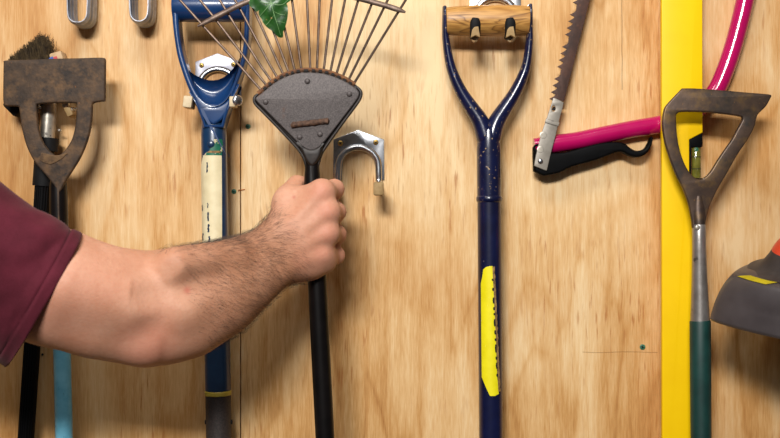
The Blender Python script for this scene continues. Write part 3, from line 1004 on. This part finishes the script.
cl = m.build('end_clip', M['clip'], t)
MB().plate(outline([(546.0, 118.5, 1), (559.6, 122.5, 1), (558.4, 126.5, 1), (544.6, 122.6, 1)]), dw + .0148, dw + .0164, .0007, px_d=dw + .015).build('clip_crease', M['clip'], cl)
MB().disc(W(540.4, 161.3, dw + .015), .0032, .0020, dome=.8).build('rivet', M['steel'], cl)
MB().disc(W(543.2, 135.3, dw + .0147), .0042, .0006, dome=.3).build('pressed_stud', M['steel_dull'], cl)
MB().disc(W(540.4, 149.6, dw + .0147), .0040, .0006, dome=.3).build('pressed_stud', M['steel_dull'], cl)
MB().disc(W(553.7, 108.9, dw + .0095), .0022, .0008).build('blade_pin', M['black_gap'], cl)
m = MB().tube([W(539, 144.6, dw + .011), W(535.6, 145.2, dw + .012), W(533.7, 148.6, dw + .012), W(535, 152, dw + .012), W(538.5, 153, dw + .011)], .0011, 8, sub=4)
m.build('pivot_ring', M['black_plastic'], t)

# ------------------------------------------------------------------ yellow spirit level
dv = .034
t = thing('spirit_level', 'long bright yellow spirit level standing upright behind the right-hand hoe', 'level', W(682, 438, dv))
body = [(661.5, -120), (702.6, -120), (702.8, 132.5), (689.4, 139.6), (689.4, 182), (703, 185), (703.4, 560), (662.6, 560)]
MB().plate(body, dv - .008, dv, .0012, px_d=dv).build('body', M['level'], t, 30)
hou = [(689.2, 139.4), (702.6, 133.2), (702.6, 146.5), (700.8, 147.5), (691.2, 147), (691.2, 178), (702.6, 178.2), (702.6, 184), (689.2, 182)]
vh = MB().plate(hou, dv - .0084, dv + .0004, .0005, px_d=dv).build('vial_housing', M['black_plastic'], t, 30)
v_ = MB().tube([W(696.3, 147.5, dv - .004), W(696.3, 148.5, dv - .004), W(696.3, 176.5, dv - .004), W(696.3, 178, dv - .004)], [(.0046, .0035), (.0053, .004), (.0053, .004), (.0050, .0038)], 20).build('vial', M['vial'], t)
for y in (157, 169):
    MB().tube([W(696.3, y - .4, dv - .004), W(696.3, y + .4, dv - .004)], [(.0055, .0042)] * 2, 20).build('vial_line', M['black_gap'], v_)
MB().disc(W(696.3, 149.6, dv - .0002), .0026, .0006).build('bubble', M['green_print'], v_)

# ------------------------------------------------------------------ right hoe
do = .062
t = thing('triangle_hoe', 'dark iron hoe with open triangular head, grey socket and green grip', 'hoe', W(699, 224, do))
head = outline([(682.4, 88.2, 1), (695, 88.3), (720, 90), (745, 92.2), (769, 94.2), (771.8, 96.2, 1), (766.4, 106), (758.5, 114), (756.2, 120), (754.5, 127), (748, 139.4), (737.5, 155), (726.6, 174.3), (717.6, 189.5), (710, 206), (706.6, 218), (705.6, 228, 1), (692.6, 228, 1), (691.4, 218), (688.3, 203), (683, 188.7), (676, 174), (669.8, 157.5), (665.3, 143), (663, 130), (662.6, 121), (663.7, 112), (667, 104.6)], 4)
hole = outline([(676.3, 118.5), (677, 114), (681, 112), (694, 111.8), (708.6, 112.4), (725, 114), (740, 116.3), (742.6, 118.8), (741, 123), (736.8, 130.6), (731.7, 140), (725, 149.5), (717.6, 160.5), (710.4, 172), (704, 178), (699.5, 179.2), (695, 177.6), (689.6, 172.2), (684, 162), (679.7, 149), (677.2, 134)], 4)
MB().plate(head, do - .003, do + .0035, .0018, [hole], px_d=do + .003, res=3).build('hoe_head', M['hoe_iron'], t)
m = MB().tube([W(698.5, 196, do), W(698.8, 210, do), W(699, 222, do), W(699, 232, do)], [(.005, .004), (.0075, .0055), (.0074, .007), (.0070, .0070)], 20, sub=4)
m.build('tang', M['hoe_iron'], t, 60)
m = MB().tube([W(699, 224.5, do), W(699, 226, do), W(699.2, 250, do), W(699.6, 280, do), W(700, 318, do), W(700.1, 321, do)], [.0072, .0078, .0079, .0088, .0107, .0109], 26)
so = m.build('socket', M['grey_socket'], t)
MB().disc(W(697.6, 227.5, do + .0074), .0028, .0012).build('rivet', M['steel_dull'], so)
m = MB().tube([W(700.1, 320.4, do), W(700.2, 322, do), W(700.6, 380, do), W(701, 440, do), W(702, 640, do)], [.0113, .0118, .0118, .0116, .0116], 26)
m.build('grip', M['green_grip'], t)

# ------------------------------------------------------------------ trimmer head with guard
dg_ = .130
gx = 820
t = thing('grass_trimmer', 'grey domed trimmer guard with yellow sticker and orange-red housing', 'trimmer', W(gx, 320, dg_))
u_ = S * (D - dg_) / D
mt = Matrix.Translation(W(gx, 317.5, dg_)) @ Matrix.Rotation(math.radians(11), 4, 'X')


def pf(l):
    return [(r * u_, (320 - y) * u_) for r, y in l]


skirt = [tuple(p) for p in catmull([(110, 321), (108.6, 314), (106.0, 304), (101.5, 293), (96, 284.5), (90, 278.5), (83, 275.4), (75, 273.6), (62, 271.5), (46, 270), (20, 269)], 4)]


def hood(r, y, a, lift=0.0):
    """fan-shaped hood: pointed in plan at the skirt, round near the neck"""
    w_ = min(1, max(0, (r - 45) / 60))
    n_ = 2 - .72 * w_
    c_, s_ = abs(math.cos(a)), abs(math.sin(a))
    f = (c_ ** n_ + (s_ * 1.05) ** n_) ** (-1 / n_)
    return mt @ Vector(((r * u_ * f + lift) * math.cos(a), (r * u_ * f + lift) * math.sin(a), (320 - y) * u_ + lift))


NG = 120
full = [(r - 2.2, y + 2.4) for r, y in skirt][::-1] + skirt
rows = [[hood(r, y, 2 * PI * k / NG) for k in range(NG + 1)] for r, y in full]
MB().grid(rows).build('guard', M['guard'], t, 50)
neck = [tuple(p) for p in catmull([(72, 273.4), (64, 271), (58, 266.5), (53.5, 260.5), (51.5, 257), (50, 254)], 4)]
MB().lathe(pf(neck), mt, 64).build('neck', M['guard_neck'], t, 60)
red = [tuple(p) for p in catmull([(51.2, 258), (49.6, 253), (45.5, 246), (40, 240), (31, 233), (18, 229), (1, 228)], 4)]
hs = MB().lathe(pf(red), mt, 64).build('motor_housing', M['red_plastic'], t, 60)
# sticker bent over the shoulder of the guard
rows = []
for k in range(7):
    v = k / 6
    row = []
    for j in range(15):
        u = j / 14
        a = math.radians(183 + 25 * u + v * 6)
        r = 87 - 8.5 * v
        ys = np.interp(r, [p[0] for p in skirt][::-1], [p[1] for p in skirt][::-1])
        row.append(hood(r, ys, a, .0007))
    rows.append(row)
M['guard_sticker'] = mat('worn_yellow_sticker', '#A8950C', '#BFAC16', 70, .5, 0, 0, None, [('#5C5420', 140, .62, .03)])
MB().grid(rows).build('sticker', M['guard_sticker'], t)
# drive shaft of the trimmer rising behind
MB().tube([mt @ Vector((0, 0, (320 - 232) * u_)), mt @ Vector((.03, -.01, .26)), mt @ Vector((.06, -.02, .50))], .0135, 24).build('drive_shaft', M['black_plastic'], t)
MB().tube([mt @ Vector((0, 0, .052)), mt @ Vector((0, 0, -.004))], [.016, .030], 28).build('spool', M['black_matt'], t)


# ------------------------------------------------------------------ the arm (one continuous skin surface from a distance field)
h = .0017
lo = np.array([W(-75, 0, .30).x - .03, -.325, W(0, 395, .2).z])
hi = np.array([W(352, 0, .08).x + .01, -.055, W(0, 160, .08).z])
nn = np.ceil((hi - lo) / h).astype(int) + 1
AX = [(lo[i] + h * np.arange(nn[i])).astype(np.float32) for i in range(3)]


def newf():
    return np.full(tuple(nn), .5, np.float32)


def smin(a, b, k):
    hh = np.maximum(k - np.abs(a - b), 0) / k
    return np.minimum(a, b) - hh * hh * k * .25


def local(a, b, pad):
    mn = np.minimum(a, b) - pad
    mx = np.maximum(a, b) + pad
    i0 = np.clip(((mn - lo) / h).astype(int), 0, nn - 1)
    i1 = np.clip(((mx - lo) / h).astype(int) + 2, 0, nn)
    sl = tuple(slice(int(x), int(y)) for x, y in zip(i0, i1))
    g = np.meshgrid(AX[0][sl[0]], AX[1][sl[1]], AX[2][sl[2]], indexing='ij', sparse=True)
    return sl, g


def cone(F, a, b, ra, rb, k):
    a, b = np.array(a), np.array(b)
    sl, g = local(a, b, max(ra, rb) + k + .004)
    ab = b - a
    L2 = float(ab @ ab) + 1e-12
    q = [g[i] - a[i] for i in range(3)]
    t_ = np.clip((q[0] * ab[0] + q[1] * ab[1] + q[2] * ab[2]) / L2, 0, 1)
    d = np.sqrt((q[0] - ab[0] * t_) ** 2 + (q[1] - ab[1] * t_) ** 2 + (q[2] - ab[2] * t_) ** 2) - (ra + (rb - ra) * t_)
    F[sl] = smin(F[sl], d.astype(np.float32), k)


def econe(F, a, b, ha, hb, k):
    """cone with an elliptical section: ha=(half height in the picture plane, half depth)"""
    a, b = np.array(a), np.array(b)
    sl, g = local(a, b, max(ha + hb) + k + .004)
    ab = b - a
    L2 = float(ab @ ab)
    q = [g[i] - a[i] for i in range(3)]
    t_ = np.clip((q[0] * ab[0] + q[1] * ab[1] + q[2] * ab[2]) / L2, 0, 1)
    r = [q[i] - ab[i] * t_ for i in range(3)]
    T = ab / math.sqrt(L2)
    v = np.array([0, 1.0, 0]) - T * T[1]
    v /= np.linalg.norm(v)
    dv_ = r[0] * v[0] + r[1] * v[1] + r[2] * v[2]
    du2 = np.maximum(r[0] ** 2 + r[1] ** 2 + r[2] ** 2 - dv_ ** 2, 0)
    hw = ha[0] + (hb[0] - ha[0]) * t_
    hd = ha[1] + (hb[1] - ha[1]) * t_
    d = (np.sqrt(du2 / hw ** 2 + (dv_ / hd) ** 2) - 1) * np.minimum(hw, hd)
    F[sl] = smin(F[sl], d.astype(np.float32), k)


mmr = lambda *a: tuple(x / 1000 for x in a)
ARM = [((-70, 243), .275, (60, 58)), ((0, 270), .258, (58, 54)), ((57, 288), .245, (55, 50)), ((102, 302), .234, (53, 46)), ((146, 309), .220, (54, 43)), ((184, 303), .204, (53, 43)),
       ((217, 290), .188, (45.5, 38)), ((246, 273), .171, (36.5, 30)), ((269, 259), .155, (29.5, 22)), ((287, 246), .147, (30, 17))]
F = newf()
for (p, d, r), (p2, d2, r2) in zip(ARM, ARM[1:]):
    econe(F, W(*p, d), W(*p2, d2), mmr(*r), mmr(*r2), .012)
# muscles and bones under the skin
cone(F, W(147, 340, .238), W(156, 337, .232), .0205, .018, .015)      # point of the elbow
cone(F, W(176, 266, .241), W(232, 257, .199), .019, .016, .014)      # brachioradialis
cone(F, W(182, 308, .234), W(240, 274, .185), .021, .014, .013)      # extensors
cone(F, W(70, 285, .275), W(128, 303, .262), .026, .019, .022)       # outer upper arm
cone(F, W(170, 338, .220), W(240, 300, .178), .018, .012, .016)      # ulna edge
cone(F, W(280, 273, .165), W(281, 272, .165), .0075, .0075, .010)    # wrist bone


def carve(F, a, b, ra, rb, k):
    C = newf()
    cone(C, a, b, ra, rb, .001)
    C = -C
    hh = np.maximum(k - np.abs(F - C), 0) / k
    return np.maximum(F, C) + hh * hh * k * .25


F = carve(F, W(166, 262, .279), W(153, 292, .281), .015, .014, .016)   # hollow in front of the elbow
F = carve(F, W(190, 290, .268), W(226, 276, .243), .012, .010, .014)   # furrow between the forearm muscles
# back of the hand
HND = newf()
MCP = [(322.5, 191.5), (328, 212), (327.5, 233.5), (322, 254.5)]
MCD = [.143, .1455, .1445, .141]
WR = [(277, 241), (279, 248), (280, 256), (282, 264)]
for i in range(4):
    cone(HND, W(*WR[i], .147), W(*MCP[i], MCD[i]), .0145, [.0118, .0122, .0118, .0112][i], .016)
cone(HND, W(285, 261, .138), W(309, 266, .131), .0180, .0155, .014)   # heel under the little finger
cone(HND, W(300, 264, .140), W(325.5, 261, .133), .0155, .0122, .012)
cone(HND, W(275, 241, .146), W(286, 203, .126), .0150, .0128, .014)   # thumb metacarpal
cone(HND, W(286, 203, .126), W(294.5, 189.5, .117), .0128, .0110, .010)
cone(HND, W(290, 199, .132), W(317, 194.5, .1405), .0125, .0116, .012)   # web between thumb and index
for i in range(4):                                                    # knuckle heads and tendons
    cone(HND, W(*MCP[i], MCD[i] + .0035), W(*MCP[i], MCD[i] + .0035), .0092, .0092, .010)
    c = W(*WR[i], .160)
    cone(HND, c, W(*MCP[i], MCD[i] + .0092), .0014, .0026, .010)
F = smin(F, HND, .012)
# fingers wrapped round the pole
RF = [.0096, .0099, .0095, .0086]
for i in range(4):
    G = newf()
    y = MCP[i][1]
    tilt = [1.5, 1.0, .5, 0][i]
    ys = [y, y + [-2.5, 0, 1, 1][i], y + 1 + tilt, y + 1]
    rF = RF[i]
    px0 = rx(y)
    pts = [np.array(W(*MCP[i], MCD[i]))]
    for (ra, an), yy in zip([(.0240, 103), (.0200, 192), (.0192, 262)], ys[1:]):
        ra = ra + (rF - .0095)
        if i == 3:
            ra -= .001
        c = W(rx(yy), yy, dr)
        pts.append(np.array(c + Vector((math.sin(math.radians(an)) * ra, -math.cos(math.radians(an)) * ra, 0))))
    rr_ = [rF + .0016, rF + .0004, rF - .0006, rF - .0018]
    for a in range(3):
        cone(G, pts[a], pts[a + 1], rr_[a], rr_[a + 1], .003)
    cone(G, pts[1], pts[1], rF + .0012, rF + .0012, .003)
    F = smin(F, G, .0055)
# thumb closing over the fingers on the far side
G = newf()
th = [np.array(W(287, 197, .121)), np.array(W(297, 186.0, .108)), np.array(W(313, 186, .088)), np.array(W(328, 193, .0815))]
for a, (ra, rb) in enumerate(((.0125, .0112), (.0112, .0100), (.0100, .0085))):
    cone(G, th[a], th[a + 1], ra, rb, .004)
F = smin(F, G, .004)
# the pole stays outside the hand
a, b = np.array(W(rx(150), 150, dr)), np.array(W(rx(320), 320, dr))
T = (b - a) / np.linalg.norm(b - a)
g = np.meshgrid(*AX, indexing='ij', sparse=True)
q = [g[i] - a[i] for i in range(3)]
ax2 = q[0] * T[0] + q[1] * T[1] + q[2] * T[2]
pole = (np.sqrt(np.maximum(q[0] ** 2 + q[1] ** 2 + q[2] ** 2 - ax2 ** 2, 0)) - (RR + .0001)).astype(np.float32)
F = np.maximum(F, -pole)


def surface_nets(F):
    ins = F < 0
    c = [ins[i:ins.shape[0] - 1 + i, j:ins.shape[1] - 1 + j, k:ins.shape[2] - 1 + k] for i in (0, 1) for j in (0, 1) for k in (0, 1)]
    cnt = sum(x.astype(np.int8) for x in c)
    act = (cnt > 0) & (cnt < 8)
    idx = np.argwhere(act)
    vid = np.full(act.shape, -1, np.int64)
    vid[act] = np.arange(len(idx))
    acc = np.zeros((len(idx), 3))
    num = np.zeros(len(idx))
    C = [np.array((i, j, k)) for i in (0, 1) for j in (0, 1) for k in (0, 1)]
    val = {tuple(o): F[idx[:, 0] + o[0], idx[:, 1] + o[1], idx[:, 2] + o[2]] for o in C}
    for o in C:
        for ax in range(3):
            if o[ax] == 0:
                o2 = o.copy()
                o2[ax] = 1
                a, b = val[tuple(o)], val[tuple(o2)]
                m_ = (a < 0) != (b < 0)
                tt = np.where(m_, a / np.where(m_, a - b, 1), 0)
                pos = o[None, :] + tt[:, None] * (o2 - o)[None, :]
                acc[m_] += pos[m_]
                num[m_] += 1
    V = lo + (idx + acc / num[:, None]) * h
    quads = []
    for ax in range(3):
        sl0 = [slice(None)] * 3
        sl1 = [slice(None)] * 3
        sl0[ax] = slice(0, -1)
        sl1[ax] = slice(1, None)
        e = ins[tuple(sl0)] != ins[tuple(sl1)]
        E = np.argwhere(e)
        b1, b2 = [(1, 2), (2, 0), (0, 1)][ax]
        ok = (E[:, b1] > 0) & (E[:, b2] > 0) & (E[:, b1] < F.shape[b1] - 1) & (E[:, b2] < F.shape[b2] - 1)
        E = E[ok]
        flip = ins[tuple(E.T)]
        def vv(o1, o2):
            X = E.copy()
            X[:, b1] -= o1
            X[:, b2] -= o2
            return vid[tuple(X.T)]
        Q = np.stack([vv(1, 1), vv(0, 1), vv(0, 0), vv(1, 0)], 1)
        Q[~flip] = Q[~flip][:, ::-1]
        quads.append(Q)
    return V, np.concatenate(quads)


V, Q = surface_nets(F)
base = np.array(W(146, 309, .22))
me = bpy.data.meshes.new('person')
me.from_pydata((V - base).tolist(), [], Q.tolist())
me.polygons.foreach_set('use_smooth', [True] * len(me.polygons))
# drop stray crumbs, then relax the surface a little
import bmesh
bm = bmesh.new()
bm.from_mesh(me)
seen, best = set(), []
for v in bm.verts:
    if v.index in seen:
        continue
    st_, comp = [v], []
    seen.add(v.index)
    while st_:
        x = st_.pop()
        comp.append(x)
        for e in x.link_edges:
            o = e.other_vert(x)
            if o.index not in seen:
                seen.add(o.index)
                st_.append(o)
    if len(comp) > len(best):
        best = comp
keep = set(best)
bmesh.ops.delete(bm, geom=[v for v in bm.verts if v not in keep], context='VERTS')
for _ in range(3):
    bmesh.ops.smooth_vert(bm, verts=bm.verts, factor=.5, use_axis_x=True, use_axis_y=True, use_axis_z=True)
bmesh.ops.recalc_face_normals(bm, faces=bm.faces)
bm.to_mesh(me)
bm.free()
nv = len(me.vertices)
co = np.empty(nv * 3)
me.vertices.foreach_get('co', co)
co = co.reshape(-1, 3) + base


def glow(p, r):
    return np.exp(-(np.linalg.norm(co - np.array(p), axis=1) / r) ** 2)


kk = np.zeros(nv)
for i in range(4):
    kk = np.maximum(kk, .75 * glow(W(*MCP[i], MCD[i] + .012), .012))
    kk = np.maximum(kk, .6 * glow(W(MCP[i][0] + 14, MCP[i][1] + 2, .12), .014))
kk = np.maximum(kk, .85 * glow(W(148, 342, .25), .030))
kk = np.maximum(kk, .5 * glow(W(300, 262, .15), .022))
kk = np.maximum(kk, .45 * glow(W(60, 300, .28), .05))
A_, B_ = np.array(W(150, 309, .22)), np.array(W(285, 250, .15))
tt = ((co - A_) @ (B_ - A_)) / ((B_ - A_) @ (B_ - A_))
tan = np.clip(tt * 1.6 + .15, 0, 1) * np.clip((1.12 - tt) * 5, 0, 1)
sc_ = np.zeros(nv)
for p, r in (((293.2, 197, .1585), .0016), ((187, 290, .248), .0035), ((166.5, 313, .262), .003), ((157, 322, .266), .002)):
    j = np.argmin(np.abs(co[:, 0] - W(*p).x) + np.abs(co[:, 2] - W(*p).z) + 1e3 * (co[:, 1] > -.14) * 1.0)
    sc_ = np.maximum(sc_, glow(co[j], r))
at = me.color_attributes.new('flush', 'FLOAT_COLOR', 'POINT')
at.data.foreach_set('color', np.stack([kk, tan, sc_, np.ones(nv)], 1).ravel())
me.materials.append(M['skin'])
person = bpy.data.objects.new('person', me)
COL.objects.link(person)
person.location = base
person['_o'] = tuple(base)
tag(person, 'person in maroon T-shirt reaching in from the left, fist gripping the rake pole', 'person')

# hair on the forearm
nrm = np.empty(nv * 3)
me.vertex_normals.foreach_get('vector', nrm)
nrm = nrm.reshape(-1, 3)
dens = np.clip((tt - .12) * 2.2, 0, 1) * np.clip((1.10 - tt) * 7, 0, 1)
cand = np.nonzero(dens > .02)[0]
cand = cand[nrm[cand, 1] < .35]
w_ = dens[cand] * (.55 + .45 * np.clip(nrm[cand, 2], 0, 1)) + .35 * dens[cand] * np.clip(nrm[cand, 2] - .3, 0, 1)
pick = rng.choice(cand, size=min(3300, len(cand)), replace=False, p=w_ / w_.sum())
axis = (B_ - A_) / np.linalg.norm(B_ - A_)
m = MB()
for i in pick:
    n_ = Vector(nrm[i])
    p = Vector(co[i])
    topness = max(0, n_.z)
    g_ = Vector(axis) * .8 + Vector((.1, 0, -.75 * (1 - topness))) + Vector(rng.normal(0, .28, 3))
    g_ -= n_ * g_.dot(n_)
    g_.normalize()
    Ln = rng.uniform(.006, .013)
    lift = rng.uniform(.10, .32)
    p1 = p + g_ * Ln * .5 + n_ * Ln * lift
    p2 = p + g_ * Ln + n_ * Ln * lift * rng.uniform(.5, 1.4)
    m.tube([p - n_ * .0005, p1, p2], [.00007, .00006, .00003], 3, cap=False)
hr = m.build('arm_hair', M['hair'], person)
hr['kind'] = 'stuff'

# T-shirt sleeve
hem_dir = Vector((75, -131)).normalized()
st_ = [  # centre px, half length px along the slanted hem, depth, half depth m, slant direction
    ((-215, 150), 14, .300, .012), ((-205, 155), 60, .298, .055), ((-170, 178), 96, .292, .082), ((-110, 218), 100, .284, .084), ((-60, 248), 93, .272, .078), ((-15, 272), 84, .260, .070), ((15, 286), 78.5, .252, .066), ((30, 293.5), 76, .249, .064), ((43.6, 300.4), 75.2, .246, .0635)]
st_s = [tuple(x) for x in catmull([(p[0], p[1], a, d, b) for p, a, d, b in st_], 9)]
NS = 110
SLV = Vector((.36, -.93, .08)).normalized()             # the cuff plane is turned a little outwards
rows_o, rows_i = [], []
for i, (x, y, a, d, b) in enumerate(st_s):
    c = W(x, y, d)
    u = i / (len(st_s) - 1)
    dirv = Vector((hem_dir.x, 0, -hem_dir.y))
    ro = []
    for k in range(NS):
        an = 2 * PI * k / NS
        fold = 0
        q = Vector((u * 5.2 + math.sin(an) * .9, math.cos(an) * 1.5, 3.3))
        fold = noise.noise(q) * .0095 * (1 - u) ** .35 + noise.noise(q * 2.6) * .0036 * (1 - u * .7)
        # drag folds running from the armpit towards the shoulder
        fold += .0042 * math.sin(9 * u * PI + 2.2 * math.cos(an) + 1.0) * max(0, math.sin(an * 1.0 + .4 + PI)) * (1 - u) ** .5
        band = .0016 if u > .915 else 0.0
        if .895 < u < .915:
            band = -.0012
        ra, rb = mm(a, d) + fold + band, b + fold + band
        ro.append(c + dirv * (math.cos(an) * ra) + SLV * (math.sin(an) * rb))
    rows_o.append(ro + [ro[0]])
# turned-in hem
c = W(43.6, 300.4, .246)
for sh, ins_ in ((.001, .002), (0, .0036), (-.012, .0040), (-.03, .0045)):
    axv = (W(43.6, 300.4, .246) - W(30, 293.5, .249)).normalized()
    last = rows_o[len(st_s) - 1]
    rows_o.append([p + (c - p).normalized() * ins_ + axv * sh for p in last])
m = MB().grid(rows_o)
m.build('shirt_sleeve', M['shirt'], person, 80)

# ------------------------------------------------------------------ light, world, camera
wd = bpy.data.worlds.new('garage')
SC.world = wd
wd.use_nodes = True
nt = wd.node_tree
bg = nt.nodes['Background']
tc = nt.nodes.new('ShaderNodeTexCoord')
sp = nt.nodes.new('ShaderNodeSeparateXYZ')
nt.links.new(tc.outputs['Generated'], sp.inputs[0])
cr = nt.nodes.new('ShaderNodeValToRGB')
nt.links.new(sp.outputs[2], cr.inputs[0])
for i, (p, c) in enumerate([(0.0, (.05, .04, .035, 1)), (.35, (.30, .28, .26, 1)), (1.0, (.75, .78, .82, 1))]):
    if i > 1:
        cr.color_ramp.elements.new(.5)
    cr.color_ramp.elements[i].position = p
    cr.color_ramp.elements[i].color = c
mr = nt.nodes.new('ShaderNodeMath')
mr.operation = 'MULTIPLY_ADD'
nt.links.new(sp.outputs[2], mr.inputs[0])
mr.inputs[1].default_value = .5
mr.inputs[2].default_value = .5
nt.links.new(mr.outputs[0], cr.inputs[0])
nt.links.new(cr.outputs[0], bg.inputs[0])
bg.inputs[1].default_value = .17


def area(name, loc, target, sx_, sy_, power, col=(1, 1, 1), spread=180):
    l = bpy.data.lights.new(name, 'AREA')
    l.shape = 'RECTANGLE'
    l.size, l.size_y = sx_, sy_
    l.energy = power
    l.color = col
    l.spread = math.radians(spread)
    o = bpy.data.objects.new(name, l)
    COL.objects.link(o)
    o.location = loc
    o.rotation_euler = (Vector(target) - Vector(loc)).to_track_quat('-Z', 'Y').to_euler()
    return o


area('ceiling_light', (-.15, -.75, Z0 + 1.15), (0, 0, Z0), .7, .3, 8, (1, .97, .93))
area('front_softbox', (-.40, -2.6, Z0 + 1.10), (0, 0, Z0 + .05), .8, .32, 80, (1, .98, .95))

cam = bpy.data.cameras.new('camera')
cam.sensor_width = 36
cam.lens = 36 * D / (780 * S)
cam.dof.use_dof = True
cam.dof.focus_distance = D - .09
cam.dof.aperture_fstop = 5.6
co_ = bpy.data.objects.new('camera', cam)
COL.objects.link(co_)
co_.location = (0, -D, Z0)
co_.rotation_euler = (PI / 2, 0, 0)
SC.camera = co_
SC.view_settings.view_transform = 'Standard'
SC.view_settings.look = 'None'
SC.view_settings.exposure = 0
for o in bpy.data.objects:
    if '_o' in o:
        del o['_o']
